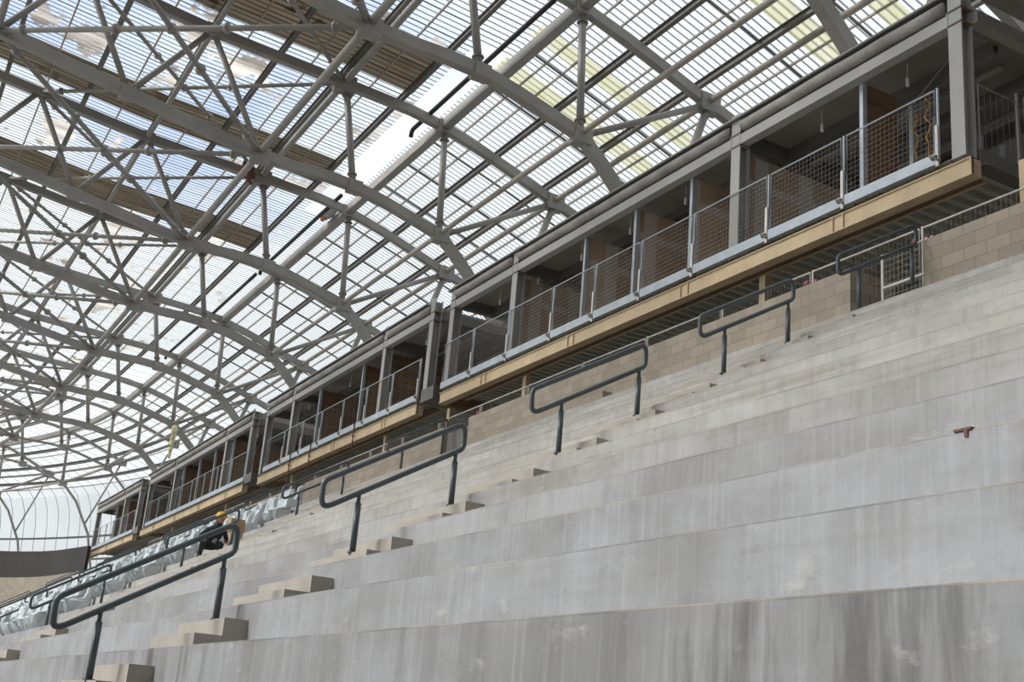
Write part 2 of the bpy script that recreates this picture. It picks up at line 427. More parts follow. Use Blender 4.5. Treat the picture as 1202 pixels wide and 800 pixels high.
m = MB(); m.box(row_x(2)-.008, row_x(2)+.03, 3.76, 3.86, row_z(2)-.004, row_z(2)+.008); m.box(row_x(2)-.008, row_x(2), 3.78, 3.80, row_z(2)-.035, row_z(2))
tag(m.build('rusty_fixing', M['rust_red']), 'small rusty fixing on the edge of a terrace step at the near end', 'fixing')
# loose block left on the wall foot
m = MB(); m.box(12.62, 12.85, 19.35, 19.75, Z12, Z12+.2); tag(m.build('concrete_block', M['block']), 'loose concrete block left at the foot of the block wall', 'block')

# fence behind the block wall
def wire_panel(name, label, cat, x, a, b, z0, z1, group, post_mat, dv=.1, dh=.1, slope=0.0, clamp=None, bars=True, lowpost=.12):
    t = thing(name, label, cat, W(x, a, z0), group)
    m = MB(); e = .04
    m.tube([(x, a+e, z0), (x, a+e, z1), (x, b-e, z1), (x, b-e, z0)], .017, 6, closed=True)
    m.build('frame', post_mat, t, False)
    m = MB()
    nv = max(2, int(round((b-a-2*e)/dv))); nh = max(2, int(round((z1-z0)/dh)))
    for q in range(1, nv):
        yy = a+e+(b-a-2*e)*q/nv; m.tube([(x, yy, z0), (x, yy, z1)], .0028, 4)
    for q in range(1, nh):
        zz = z0+(z1-z0)*q/nh; m.tube([(x, a+e, zz), (x, b-e, zz)], .0028, 4)
    m.build('wire_mesh', M['galv_wire'], t)
    if bars:
        m = MB(); m.tube([(x+.03, a, z0-lowpost), (x+.03, a, z1+.04)], .022, 6); m.build('post', post_mat, t)
    if clamp == 'deck':
        m = MB(); m.box(x-.03, x-.005, a-.03, a+.03, z0-.22, z0+.5); m.build('stub_bracket', M['white_tube'], t)
        m = MB(); m.blob(W(x-.02, a+.05, z0-.06), .06, .08, .05, 8, 6); m.tube([(x-.05, a-.05, z0-.14), (x-.05, a+.12, z0-.02)], .02, 6); m.build('clamp', M['steel_dark'], t)
    if clamp == 'wall':
        m = MB(); m.blob(W(x, a+.12, z1-.18), .05, .07, .06, 8, 6); m.blob(W(x, a-.1, z1-.22), .04, .06, .07, 8, 6); m.build('coupler', M['pink'], t)
    return t
ya = 5.0; q = 0
while ya < 62:
    yb = ya+2.42
    wire_panel('fence_panel', f'white wire fence panel above the block wall, {ORD[q]} from the near end' if q < 20 else f'far white wire fence panel above the block wall, {ORD[q-20]} after the twentieth', 'fence', 13.72, ya, yb, Z12+.3, 7.98, 'wire fence panels behind the block wall', M['white_tube'], .09, .3, clamp='wall' if q in (0,2,3,4,6,9) else None, lowpost=.3)
    ya = yb; q += 1

# ------------------------------------------------------------------ hospitality suites
XF = 14.2
ZB0, ZB1, ZD, ZDT, ZR0, ZR1, ZTOP = 8.84, 9.13, 9.24, 9.42, 11.62, 11.83, 12.2
def suite(name_txt, y0, y1, cols, studs, panels, style, first=False):
    t = thing('hospitality_suite', f'{name_txt} open fronted hospitality suites with cream edge beam above the block wall', 'building', W(17, (y0+y1)/2, ZD), 'blocks of hospitality suites')
    # edge beam, I section, stiffeners
    m = MB()
    ye = y0-.35 if first else y0+.05
    m.box(XF+.0, XF+.03, ye, y1, ZB0, ZB1)
    m.box(XF-.03, XF+.2, ye, y1, ZB1-.02, ZB1); m.box(XF-.03, XF+.2, ye, y1, ZB0-.02, ZB0)
    m.box(XF-.03, XF+.2, ye, ye+.03, ZB0, ZB1)
    yy = y0+2.4
    while yy < y1:
        m.box(XF-.03, XF, yy, yy+.02, ZB0, ZB1); m.box(XF-.03, XF, yy+.25, yy+.27, ZB0, ZB1); yy += 4.4
    m.build('edge_beam', M['cream'], t)
    # inner beams
    m = MB(); m.box(XF+.53, XF+.78, y0+.1, y1, ZB1-.03, ZB1); m.box(XF+4.4, XF+4.65, y0+.1, y1, ZB0-.05, ZB1); m.build('inner_beam', M['brown_steel'], t)
    m = MB(); m.box(XF+.80, XF+.87, y0+.1, y1, ZB1-.03, ZB1); m.build('decking_trim', M['cream'], t)
    # ribbed decking
    m = MB(); zz = ZB1+.01
    pts = []; yy = y0
    while yy < y1-.3:
        pts += [(yy, zz), (yy+.10, zz), (yy+.12, zz+.10), (yy+.28, zz+.10), (yy+.30, zz)]; yy += .30
    vs = []
    for (py, pz) in pts: vs += [W(XF+.02, py, pz), W(XF+7.0, py, pz)]
    m.add(vs, [(2*i, 2*i+2, 2*i+3, 2*i+1) for i in range(len(pts)-1)])
    m.box(XF+.02, XF+7.0, y0, y1, ZB1+.112, ZD+.008)
    m.build('ribbed_decking', M['decking'], t)
    # edge channels
    for a, b in zip(panels[:-1], panels[1:]):
        m = MB(); m.box(XF-.06, XF-.02, a+.02, b-.02, ZD, ZDT); m.box(XF-.06, XF+.04, a+.02, b-.02, ZD-.008, ZD); m.build('edge_channel', M['galv'], t)
    # columns
    for cy, w in cols:
        m = MB()
        m.box(XF+.0, XF+.03, cy-w/2, cy+w/2, ZD-.02, ZTOP+.12); m.box(XF+.23, XF+.26, cy-w/2, cy+w/2, ZD-.02, ZTOP+.02)
        m.box(XF+.03, XF+.23, cy-.012, cy+.012, ZD-.02, ZTOP+.02)
        c = m.build('column', M['column'], t)
        for zc in (ZR0-.03, ZR1+.02):
            m = MB(); m.box(XF-.015, XF+.27, cy-w/2-.012, cy+w/2+.012, zc, zc+.03); m.build('clamp_band', M['brown_steel'], c)
    # roof beams between columns, and lagged pipe
    cc = sorted([y0]+[c for c, _ in cols]+[y1])
    cc = [c for i, c in enumerate(cc) if i == 0 or c-cc[i-1] > .6]
    for a, b in zip(cc[:-1], cc[1:]):
        m = MB(); m.box(XF, XF+.2, a+.16, b-.14, ZR0, ZR1); m.box(XF-.01, XF+.21, a+.13, a+.16, ZR0-.04, ZR1+.04); m.box(XF-.01, XF+.21, b-.14, b-.11, ZR0-.04, ZR1+.04); m.build('roof_beam', M['column'], t)
        m = MB(); nn = max(3, int((b-a)/.45)); m.tube([(XF+.02, a+.2+(b-a-.4)*i/nn, 12.01+random.uniform(-.008,.008)) for i in range(nn+1)], .115, 12); m.build('lagged_pipe', M['lag'], t, True)
    # roof edge and roof slab
    m = MB(); m.box(XF-.08, XF+.3, y0, y1, ZTOP-.03, ZTOP+.0); m.build('roof_edge', M['steel_dark'], t)
    m = MB(); m.box(XF-.06, XF+.3, y0, y1, ZTOP, ZTOP+.035); m.build('edge_flashing', M['column'], t)
    m = MB(); m.box(XF+.3, XF+6.0, y0, y1, 11.95, ZTOP); m.build('roof_slab', M['soffit'], t)
    # cross beams and services under the roof
    for cy, w in cols:
        m = MB(); m.box(XF+.26, XF+6, cy-.1, cy+.1, ZR0+.05, 11.95); m.build('cross_beam', M['steel_dark'], t)
    m = MB()
    for dx in (1.3, 2.6, 4.0): m.box(XF+dx, XF+dx+.12, y0+.2, y1-.2, 11.72, 11.95)
    m.build('ceiling_joist', M['steel_dark'], t)
    m = MB(); m.tube([(XF+1.9, y0+.5, 11.8), (XF+1.9, y1-.5, 11.8)], .06, 8); m.tube([(XF+3.4, y0+.5, 11.8), (XF+3.4, y1-.5, 11.8)], .10, 10); m.build('service_duct', M['steel'], t, True)
    for i, sy in enumerate(studs):
        m = MB(); m.box(XF+.32, XF+(1.1 if first and i == 0 else 5.2), sy, sy+.1, ZD, 11.66 if style == 1 else 11.62); m.build('partition_wall', M['plaster'] if style == 1 and i > 0 else M['ply'], t)
        if first and i == 0:
            for q in range(5):
                m2 = MB(); m2.box(XF+1.5+.62*q, XF+1.56+.62*q, sy, sy+.09, ZD, 11.66); m2.build('bare_stud', M['galv'], t)
        m = MB(); m.box(XF+.22, XF+.32, sy-.035, sy+.05, ZD, 11.64); m.build('stud', M['galv'], t)
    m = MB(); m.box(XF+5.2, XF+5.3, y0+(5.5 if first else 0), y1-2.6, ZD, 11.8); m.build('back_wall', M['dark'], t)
    m = MB(); m.box(XF+5.2, XF+5.3, y1-2.6, y1, ZD, 10.1); m.build('back_parapet', M['ply'], t)
    # diagonal hangers
    m = MB()
    for a, b in zip(cc[:-1], cc[1:]):
        if b-a > 3:
            m.tube([(XF+.9, a+.6, 11.9), (XF+.9, a+2.2, 10.9)], .018, 6); m.tube([(XF+1.6, a+1.0, 11.62), (XF+1.6, b-1.2, 11.66)], .03, 6)
    m.build('hanger_rod', M['steel_dark'], t)
    yy = y0+1.6
    while yy < y1-1:
        m = MB(); m.tube([(XF+.75, yy, 11.95), (XF+.75, yy, 11.66)], .008, 5); m.tube([(XF+.75, yy, 11.66), (XF+.75, yy, 11.5)], .032, 8); m.build('pendant_fitting', M['lamp'], t)
        yy += 2.15
    return t
P1 = [12.25, 14.36, 16.35, 18.64, 20.51, 22.36, 24.26, 26.47, 28.5, 30.35]
suite('nearest block of', 12.0, 30.4, [(11.9, .27), (17.42, .27), (26.45, .27), (30.15, .27)], [14.19, 17.62, 19.13, 21.21, 23.34, 26.75], P1, 1, True)
P2 = [31.95, 34.0, 36.1, 38.2, 40.3, 42.3, 44.4, 46.6]
suite('second block of', 31.9, 47.3, [(31.55, .27), (35.1, .24), (43.95, .24), (47.2, .24)], [35.5, 37.4, 41.6], P2, 2)
P3 = [49.2, 51.4, 53.6, 55.8, 58.0, 60.2, 62.4, 64.6, 66.9]
suite('third block of', 49.2, 68.0, [(49.3, .3), (53.0, .24), (62.0, .24), (67.6, .24)], [52.6, 55.5, 58.2, 61.2], P3, 2)
P4 = [69.9, 71.8, 73.7, 75.6, 77.5, 79.4, 81.4]
suite('farthest block of', 69.6, 81.6, [(69.8, .3), (73.5, .24), (81.4, .28)], [74.4, 76.6], P4, 2)
SN = ['nearest', 'second', 'third', 'farthest']
for si, PP in enumerate((P1, P2, P3, P4)):
    for q, (a, b) in enumerate(zip(PP[:-1], PP[1:])):
        if si == 0:
            wire_panel('mesh_barrier', f'galvanised mesh barrier on the nearest suite deck, {ORD[q]} panel from the corner column', 'barrier', XF-.03, a+.04, b-.02, ZDT-.01, 10.56, 'mesh barriers on the nearest suite deck', M['galv'], .1, .1, clamp='deck')
        else:
            wire_panel('wire_balustrade', f'steel balustrade of horizontal wires on the {SN[si]} suite deck, {ORD[q]} bay along', 'barrier', XF-.03, a+.04, b-.02, ZDT-.01, 10.5, f'wire balustrades on the {SN[si]} suite deck', M['galv'], .55, .1, clamp='deck' if si == 1 else None)
# junction drums at the gaps between blocks
for k, yy in enumerate((31.3, 48.6, 69.0)):
    m = MB(); m.box(XF-.05, XF+.5, yy-.5, yy+.35, ZB1-.05, ZDT+.05); o = m.build('movement_joint_cover', M['steel_dark'])
    tag(o, f'dark steel cover box over the {ORD[k]} gap between suite blocks', 'cover box')
# end of the nearest block: side balustrade, end beam and bridge beyond
t = thing('side_balustrade', 'dark vertical bar balustrade on the open end of the nearest suite deck', 'barrier', W(XF+.3, 11.75, ZD))
m = MB(); m.tube([(XF+.35, 11.78, ZDT), (XF+.35, 11.78, 10.56), (XF+5, 11.78, 10.56)], .018, 6); m.tube([(XF+.35, 11.78, ZDT), (XF+5, 11.78, ZDT)], .018, 6); m.build('frame', M['steel'], t)
m = MB()
for q in range(32): m.tube([(XF+.35+.145*q, 11.78, ZDT), (XF+.35+.145*q, 11.78, 10.56)], .006, 4)
m.build('vertical_bars', M['steel_dark'], t)
for dx in (1.25, 1.45, 2.1):
    m = MB(); m.tube([(XF+dx, 11.75, ZD-.2), (XF+dx, 11.75, 10.7 if dx < 2 else 10.2)], .03, 8); m.build('post', M['steel'], t)
t = thing('bridge_frame', 'dark steel roof and floor frame running back from the corner column', 'frame', W(XF+3, 11.7, ZD))
m = MB(); m.box(XF+.3, XF+6.2, 11.72, 11.85, ZB1-.02, ZDT-.03); m.box(XF+.3, XF+6.2, 11.62, 11.9, ZB1-.05, ZB1-.02); m.build('floor_beam', M['steel_dark'], t)
m = MB(); m.box(XF+.25, XF+6.2, 11.65, 11.85, ZR0, ZR1+.02); m.build('roof_beam', M['steel'], t)
m = MB(); m.box(XF+.2, XF+6.2, 5.0, 11.65, 12.05, 12.25); m.build('roof_slab', M['soffit'], t)
m = MB(); m.box(XF-.02, XF+.2, 5.0, 11.75, 12.12, 12.3); m.build('roof_edge', M['steel_dark'], t)
m = MB(); m.box(XF+1.9, XF+6.2, 4.0, 11.5, 8.75, 9.05); m.build('bridge_deck', M['soffit'], t)
m = MB(); m.box(XF+5.1, XF+5.2, 5.0, 17.4, ZD, 10.35); m.build('plywood_parapet', M['ply'], t)
m = MB()
for q in range(6): m.box(XF+5.12, XF+5.22, 6.4+1.9*q, 6.55+1.9*q, 10.3, 12.0)
m.build('rear_post', M['steel_dark'], t)

# cream columns behind the block wall
for k, (yy, xx) in enumerate(((10.85, 14.35), (17.0, 14.6), (26.2, 14.6), (30.6, 14.6), (35.2, 14.6), (44.2, 14.6), (53.0, 14.6), (62.5, 14.6))):
    m = MB(); m.box(xx, xx+.17, yy-.085, yy+.085, Z12, ZB0-.02)
    tag(m.build('concourse_post', M['cream']), f'cream steel post holding up the suite deck, {ORD[k]} from the near end', 'post', 'cream posts under the suite decks')
# dark back of the concourse
m = MB(); m.box(21.4, 21.6, -6, 90, Z12, 9.0); struct(m.build('wall_rear', M['brown_steel']))
# loose orange cables hanging in the nearest suite
for k, (yy, xx) in enumerate(((13.3, 15.1), (13.75, 15.3))):
    m = MB(); m.tube([(xx+.05*math.sin(q*1.7), yy+.04*math.cos(q*2.3), 11.2-.13*q) for q in range(15)], .014, 6)
    tag(m.build('hanging_cable', M['cable'], None, True), ['orange cable hanging by the corner column inside the nearest suite', 'orange cable hanging beside the first partition stud of the nearest suite'][k], 'cable')
# red stacked sheets inside the middle of nearest suite
m = MB(); m.box(15.6, 15.75, 20.2, 20.6, ZD, 10.75); m.box(15.6, 15.72, 19.75, 20.05, ZD, 10.3)
tag(m.build('red_panel_stack', M['red']), 'dark red panels leaning inside the nearest suite', 'panels')
# rust-red props below the second block
for k, yy in enumerate((41.0, 43.2, 36.8)):
    m = MB(); m.tube([(XF-.08, yy, 7.55), (XF-.08, yy, ZDT+.1)], .022, 8); m.tube([(XF-.1, yy+.08, 9.0), (XF+.1, yy+.08, 9.0)], .02, 6)
    tag(m.build('scaffold_prop', M['rust_red']), ['rusty scaffold prop under the second suite deck, middle one', 'rusty scaffold prop under the second suite deck, farthest one', 'rusty scaffold prop under the second suite deck, nearest one'][k], 'prop')

# ------------------------------------------------------------------ charcoal end wall
m = MB(); ysw = [78.6+2.2*k for k in range(33)]
vs = []
for yy in ysw:
    f = min(1.6, (yy-78.6)/24.0)
    zb, zt = 7.62+.95*f, 9.2+1.45*f
    vs += [W(13.5, yy, zb), W(13.7, yy, zb), W(13.7, yy, zt), W(13.5, yy, zt)]
fs = [(0,1,2,3)]
for i in range(len(ysw)-1):
    for k in range(4):
        k2 = (k+1) % 4; fs.append((4*i+k, 4*i+4+k, 4*i+4+k2, 4*i+k2))
m.add(vs, fs)
struct(m.build('wall_end', M['dark_wall']))

# ------------------------------------------------------------------ roof trusses
BOT = [(-12.0, 19.75), (-7.6, 19.35), (-3.3, 18.95), (1.1, 18.4), (5.0, 17.75), (9.33, 17.05), (12.6, 16.95), (15.9, 16.12), (17.3, 14.85), (18.5, 12.55)]
TOP = [(-12.0, 22.9), (-9.8, 22.6), (-5.4, 22.2), (-1.2, 21.75), (3.1, 21.25), (7.19, 20.75), (11.8, 20.5), (15.62, 20.15), (20.3, 18.68), (22.2, 18.0), (23.4, 17.3), (24.2, 15.6), (24.6, 12.0), (24.7, 6.0)]
def pz(prof, x):
    for (a, za), (b, zb) in zip(prof[:-1], prof[1:]):
        if a <= x <= b: return za+(zb-za)*(x-a)/(b-a)
    return prof[-1][1]
def smooth(prof, per=3):
    out = []
    for i in range(len(prof)-1):
        p0 = Vector(prof[max(i-1,0)]); p1 = Vector(prof[i]); p2 = Vector(prof[i+1]); p3 = Vector(prof[min(i+2,len(prof)-1)])
        for k in range(per):
            t = k/per
            out.append(.5*((2*p1)+(p2-p0)*t+(2*p0-5*p1+4*p2-p3)*t*t+(3*p1-p0-3*p2+p3)*t**3))
    out.append(Vector(prof[-1])); return [(v.x, v.y) for v in out]
def chord(mb, prof, y, w, h):
    P = [W(x, y, z) for x, z in prof]; side = (W(0, y+.01, 0)-W(0, y, 0)).normalized()
    n = len(P); vs = []
    for i in range(n):
        t = (P[min(i+1,n-1)]-P[max(i-1,0)]).normalized(); nrm = t.cross(side).normalized()
        for a, b in ((-1,-1),(1,-1),(1,1),(-1,1)): vs.append(P[i]+side*(a*w/2)+nrm*(b*h/2))
    fs = [(0,1,2,3), tuple(4*(n-1)+k for k in (3,2,1,0))]
    for i in range(n-1):
        for k in range(4):
            k2 = (k+1) % 4; fs.append((4*i+k, 4*i+4+k, 4*i+4+k2, 4*i+k2))
    mb.add(vs, fs)
SB, ST = smooth(BOT[:8]), smooth(TOP)
SBE = SB + [(16.6, 15.5), (17.5, 14.6), (18.5, 13.4)]
TN = ['nearest', 'second', 'third', 'fourth', 'fifth', 'sixth', 'seventh', 'eighth', 'ninth', 'tenth', 'eleventh', 'twelfth', 'thirteenth', 'fourteenth', 'farthest']
WEBS = [((-9.8,0),(-7.6,1)), ((-7.6,1),(-5.4,0)), ((-5.4,0),(-3.3,1)), ((-3.3,1),(-1.2,0)), ((-1.2,0),(1.1,1)), ((1.1,1),(3.1,0)), ((3.1,0),(5.0,1)), ((5.0,1),(7.19,0)), ((7.19,0),(9.33,1))]
def dzf(y): return 0.0
for k, y in enumerate(TRUSS_Y):
    t = thing('roof_truss', f'{TN[k]} arched grey steel roof truss counting from the near end', 'roof truss', W(9, y, 18), 'arched roof trusses')
    m = MB(); chord(m, SBE if k < 9 else SB+[(17.2, 14.9), (18.6, 12.6), (19.6, 9.0)], y, .29 if k < 9 else .13, .33 if k < 9 else .15); m.build('bottom_chord', M['steel'], t)
    m = MB(); chord(m, ST if k < 9 else [q for q in ST if q[0] < 20.6], y, .26 if k < 9 else .18, .31 if k < 9 else .20); m.build('top_chord', M['steel'], t)
    for (xa, ba), (xb, bb) in WEBS:
        m = MB(); m.tube([(xa, y, pz(BOT if ba else TOP, xa)), (xb, y, pz(BOT if bb else TOP, xb))], .10, 8); m.build('web_strut', M['steel'], t, True)
    for (xa, xb) in ((12.55, 11.85), (15.85, 15.65)):
        za, zb = pz(BOT, xa), pz(TOP, xb)
        m = MB(); m.tube([(xa, y, za), (xb, y, zb)], .115, 10); m.build('post', M['steel'], t, True)
        for f in (.11, .88):
            px, pzz = xa+(xb-xa)*f, za+(zb-za)*f; m = MB(); m.tube([(px, y, pzz-.025), (px, y, pzz+.025)], .165, 12)
            m.build('flange_plate', M['steel_dark'], t)
    m = MB(); m.tube([(15.95, y, 16.15), (20.25, y, 18.62)], .10, 8); m.build('web_strut', M['steel'], t, True)
    m = MB(); m.tube([(20.3, y, 18.6), (18.55, y, 13.2)] if k < 9 else [(20.3, y, 18.6), (18.2, y, 13.3)], .12 if k < 9 else .07, 10); m.build('leg', M['steel'], t, True)
    if k < 9:
        m = MB(); m.tube([(18.5, y, 13.4), (18.5, y, Z12)], .14, 10); m.build('support_column', M['steel'], t, True)
    for xx, PR, s in ((9.33, BOT, .30), (12.6, BOT, .24), (15.9, BOT, .28), (11.8, TOP, .36), (15.62, TOP, .28), (20.3, TOP, .34), (7.19, TOP, .24), (5.0, BOT, .24)):
        zz = pz(PR, xx); m = MB(); m.box(xx-s, xx+s, y-.19, y+.19, zz-s*.95, zz+s*.7); m.build('gusset_plate', M['steel'], t)

# lines running the length of the roof
YR = [4.0+2.2*i for i in range(39)] + [88+2.4*i for i in range(1, 27)]
def long_tube(name, x, z, r, mat, label, cat='tie', group='long tie pipes of the roof'):
    m = MB(); m.tube([(x, y, z) for y in YR], r, 8); o = m.build(name, mat, None, True); tag(o, label, cat, group); return o
def long_bar(name, x, z, w, h, mat, label, cat, group):
    m = MB()
    for a, b in zip(YR[:-1], YR[1:]): m.box(x-w/2, x+w/2, a, b, z-h/2, z+h/2, 9)
    o = m.build(name, mat); tag(o, label, cat, group); return o
long_tube('tie_pipe', 15.9, 16.2, .085, M['purlin_light'], 'long tie pipe along the feet of the last upright truss posts beside the suites')
long_tube('tie_pipe', 20.3, 18.72, .10, M['purlin_light'], 'long tie pipe closest to the suite roofs, through the last truss nodes')
long_tube('tie_pipe', 9.33, 17.15, .12, M['steel'], 'long tie pipe along the bottom chords at the meeting of bracing bars')
long_tube('tie_pipe', 11.8, 20.55, .12, M['steel'], 'long tie pipe along the top chords over the meeting of bracing bars')
long_tube('tie_pipe', 7.19, 20.75, .10, M['steel'], 'long tie pipe along the top chords nearer the pitch than the bracing')
long_tube('tie_pipe', 1.1, 18.45, .10, M['steel'], 'long tie pipe along the bottom chords nearest the pitch')
long_bar('box_girder', 15.62, 20.2, .30, .34, M['steel'], 'long square box girder beside the open strip of the roof', 'girder', None)
def roof_z(x): return pz(TOP, x)+.62
def purlin(x, heavy, label):
    t = MB(); z = roof_z(x)
    if heavy:
        for a, b in zip(YR[:-1], YR[1:]):
            t.box(x-.075, x+.075, a, b, z-.27, z-.245, 9); t.box(x-.012, x+.012, a, b, z-.245, z-.055, 9); t.box(x-.075, x+.075, a, b, z-.055, z-.03, 9)
        o = t.build('roof_purlin', M['steel_dark'])
    else:
        for a, b in zip(YR[:-1], YR[1:]): t.box(x-.027, x+.027, a, b, z-.10, z-.03, 9)
        o = t.build('roof_purlin', M['purlin_light'])
    tag(o, label, 'purlin', 'heavy dark roof purlins' if heavy else 'slim pale roof purlins')
HV = [-9.0, -6.2, -3.5, -.8, 1.9, 4.7, 7.3, 9.6, 11.75, 13.95, 17.9, 20.0, 22.2]
LT = [-7.6, -4.8, -2.1, .5, 3.3, 6.0, 8.45, 10.7, 12.85, 16.55, 17.15, 18.75, 21.1, 23.0]
for i, x in enumerate(sorted(HV, reverse=True)): purlin(x, True, f'heavy dark roof purlin, {ORD[i]} in from the suite side eaves')
for i, x in enumerate(sorted(LT, reverse=True)): purlin(x, False, f'slim pale roof purlin, {ORD[i]} in from the suite side eaves')
# cladding rails on the outer curve
for i, (x, z) in enumerate(((24.35, 13.9), (24.75, 12.0), (24.9, 10.2), (24.9, 8.4))):
    long_bar('cladding_rail', x, z, .12, .16, M['steel_dark'], f'cladding rail behind the suites, {ORD[i]} down from the eaves', 'rail', 'cladding rails behind the suites')
# bracing bars in plan
def brace(a, b, r, label, group):
    m = MB(); m.tube([a, b], r, 8)
    pa, pb = Vector(a), Vector(b)
    for f in (.08, .35, .5, .65, .92):
        c = pa.lerp(pb, f); c2 = pa.lerp(pb, f+.006); m.tube([tuple(c), tuple(c2)], r*1.9, 8)
    tag(m.build('bracing_bar', M['steel'], None, True), label, 'brace', group)
for k in range(len(TRUSS_Y)-1):
    y1, y2 = TRUSS_Y[k], TRUSS_Y[k+1]; nm = f'between the {TN[k]} and {TN[k+1]} trusses'
    zT, zb = pz(BOT, 9.33), pz(BOT, 1.1); zU, zt = pz(TOP, 11.8), pz(TOP, 3.1)
    brace((9.33, y1, zT), (1.1, y2, zb), .085, f'lower diagonal bracing bar leading away to the pitch {nm}', 'lower diagonal bracing bars')
    brace((9.33, y2, zT), (1.1, y1, zb), .085, f'lower diagonal bracing bar leading away to the suites {nm}', 'lower diagonal bracing bars')
    brace((11.8, y1, zU), (3.1, y2, zt), .07, f'upper diagonal bracing bar leading away to the pitch {nm}', 'upper diagonal bracing bars')
    brace((11.8, y2, zU), (3.1, y1, zt), .07, f'upper diagonal bracing bar leading away to the suites {nm}', 'upper diagonal bracing bars')
    zs, zz = pz(BOT, 1.1), pz(BOT, -7.6)
    brace((1.1, y1, zs), (-7.6, y2, zz), .08, f'pitch side bracing bar leading away to the pitch {nm}', 'pitch side bracing bars')
    brace((1.1, y2, zs), (-7.6, y1, zz), .08, f'pitch side bracing bar leading away to the suites {nm}', 'pitch side bracing bars')
# black drain pipes by the open strip
for k, (a, b) in enumerate(((26.0, 36.9), (44.0, 54.6), (55.5, 63.5), (64.5, 73.0))):
    m = MB(); m.tube([(15.0, a+(b-a)*i/6, 20.45) for i in range(7)] + [(15.0, b+.1, 20.36), (15.0, b+.12, 20.2)], .085, 8)
    tag(m.build('black_pipe', M['black'], None, True), f'black pipe hung under the open roof strip, {ORD[k]} one away', 'pipe', 'black pipes under the open roof strip')
# roof sheeting
RP = [(-70.0, 25.6), (-55.0, 25.9), (-40.0, 25.6), (-26.0, 24.9)]+[(x, roof_z(x)) for x in [-12+.75*i for i in range(43)]]
RP = [q for q in RP if q[0] <= 20.3]+[(21.8,18.75),(23.2,18.2),(23.9,17.6),(24.4,16.6),(24.7,15.2),(24.9,13.0),(25.0,10),(25.0,6.0)]
def sheet(name, ya, yb, xlo, xhi, dz, mat, step=2.3):
    pr = [q for q in RP if xlo-1e-6 <= q[0] <= xhi+1e-6]
    if xlo > -70 and pr[0][0] > xlo+1e-3: pr = [(xlo, roof_z(xlo))]+pr
    if xhi < 20 and pr[-1][0] < xhi-1e-3: pr = pr+[(xhi, roof_z(xhi))]
    n = max(1, int((yb-ya)/step)); YS = [ya+(yb-ya)*i/n for i in range(n+1)]
    s = [pr[0][0]]
    for a, b in zip(pr[:-1], pr[1:]): s.append(s[-1]+math.hypot(b[0]-a[0], b[1]-a[1]))
    m = MB(); L = len(pr); uv = []
    for y in YS:
        for (x, z), ss in zip(pr, s): m.v.append(W(x, y, z+dz)); uv.append((y, x))
    for j in range(n):
        for k in range(L-1): m.f.append((j*L+k, j*L+k+1, j*L+L+k+1, j*L+L+k))
    o = m.build(name, mat, origin=(0,0,0))
    lay = o.data.uv_layers.new(name='UVMap')
    for lp in o.data.loops: lay.data[lp.index].uv = uv[lp.vertex_index]
    return o
struct(sheet('ceiling', -3.0, 152.0, -70, 14.55, 0, M['roof']))
struct(sheet('ceiling', -40.0, -3.0, -70, 26, 0, M['soffit']))     # unseen solid roof, added to darken faces turned towards the camera
struct(sheet('ceiling', 47.5, 152.0, 14.55, 15.6, 0, M['roof']))
struct(sheet('ceiling', -3.0, 31.0, 14.55, 15.6, 0, M['roof']))
struct(sheet('ceiling', -3.0, 152.0, 15.6, 26, 0, M['roof']))
for k in range(len(TRUSS_Y)-1):
    y1, y2 = TRUSS_Y[k], TRUSS_Y[k+1]; bay = y2-y1
    for nm, a, w, lo, hi in (('yellow', .25, .75, 15.6, 24.9), ('yellow', .50, .95, 15.6, 24.9)):
        w_ = 'narrower' if w < .9 else 'wider'
        if k < 3:
            o = sheet('roof_strip', y1+a*bay, y1+a*bay+w, lo, hi, -.03, M['band'], 1.0)
            tag(o, f'{w_} yellowish strip of roof sheet between the {TN[k]} and {TN[k+1]} trusses', 'roof strip', 'yellowish roof strips')
    if k < 5:
        o = sheet('roof_strip', y2-2.7, y2-.2, -12, 14.2, -.03, M['band'], 1.0)
        tag(o, f'dirty brown strip of roof sheet in front of the {TN[k+1]} truss', 'roof strip', 'brown roof strips')
    if k < 9:
        for a, w_ in (((.40, 'first'), (.70, 'second')) if k < 3 else ((.22, 'first'), (.47, 'second'), (.73, 'third'))):
            m = MB(); yy = y1+a*bay
            pr = [q for q in RP if 15.6 <= q[0] <= 24.7]
            for p, q in zip(pr[:-1], pr[1:]): m.beam((p[0], yy, p[1]-.06), (q[0], yy, q[1]-.06), .05, .07)
            tag(m.build('sheet_lap_bar', M['steel_dark']), f'{w_} dark lap bar across the white sheets between the {TN[k]} and {TN[k+1]} trusses', 'bar', 'dark lap bars on the roof sheets')

# ------------------------------------------------------------------ bits and pieces on the steelwork
m = MB()
for q in range(5): m.tube([(11.0+.12*math.cos(a)+.06*q, 44.2+.25*math.sin(a), 20.55+.22*math.sin(a*2+q)-.1*q) for a in [i*.6 for i in range(11)]], .045, 6)
tag(m.build('strap_bundle', M['rust_red'], None, True), 'red brown bundle of straps tied to the top chord of the fifth truss', 'bundle')
t = thing('rag_bundle', 'pale grey bundle with an orange flap lying on the box girder', 'bundle', W(15.5, 45.6, 20.5))
m = MB(); m.blob(W(15.28, 46.1, 20.5), .26, .75, .2, 10, 7, .15); m.build('grey_sheet', M['grey_cloth'], t, True)
m = MB(); m.blob(W(15.16, 46.5, 20.34), .10, .22, .12, 8, 6, .2); m.build('orange_flap', M['orange'], t, True)
m = MB()
for q in range(5): m.blob(W(15.95+.03*q, 71.75+.2*q, 15.75-.32*q), .17-.02*q, .26-.03*q, .27, 8, 6, .35)
tag(m.build('hanging_cloth', M['yellow_cloth'], None, True), 'pale yellow cloth hanging from a bottom chord near the suites', 'cloth')

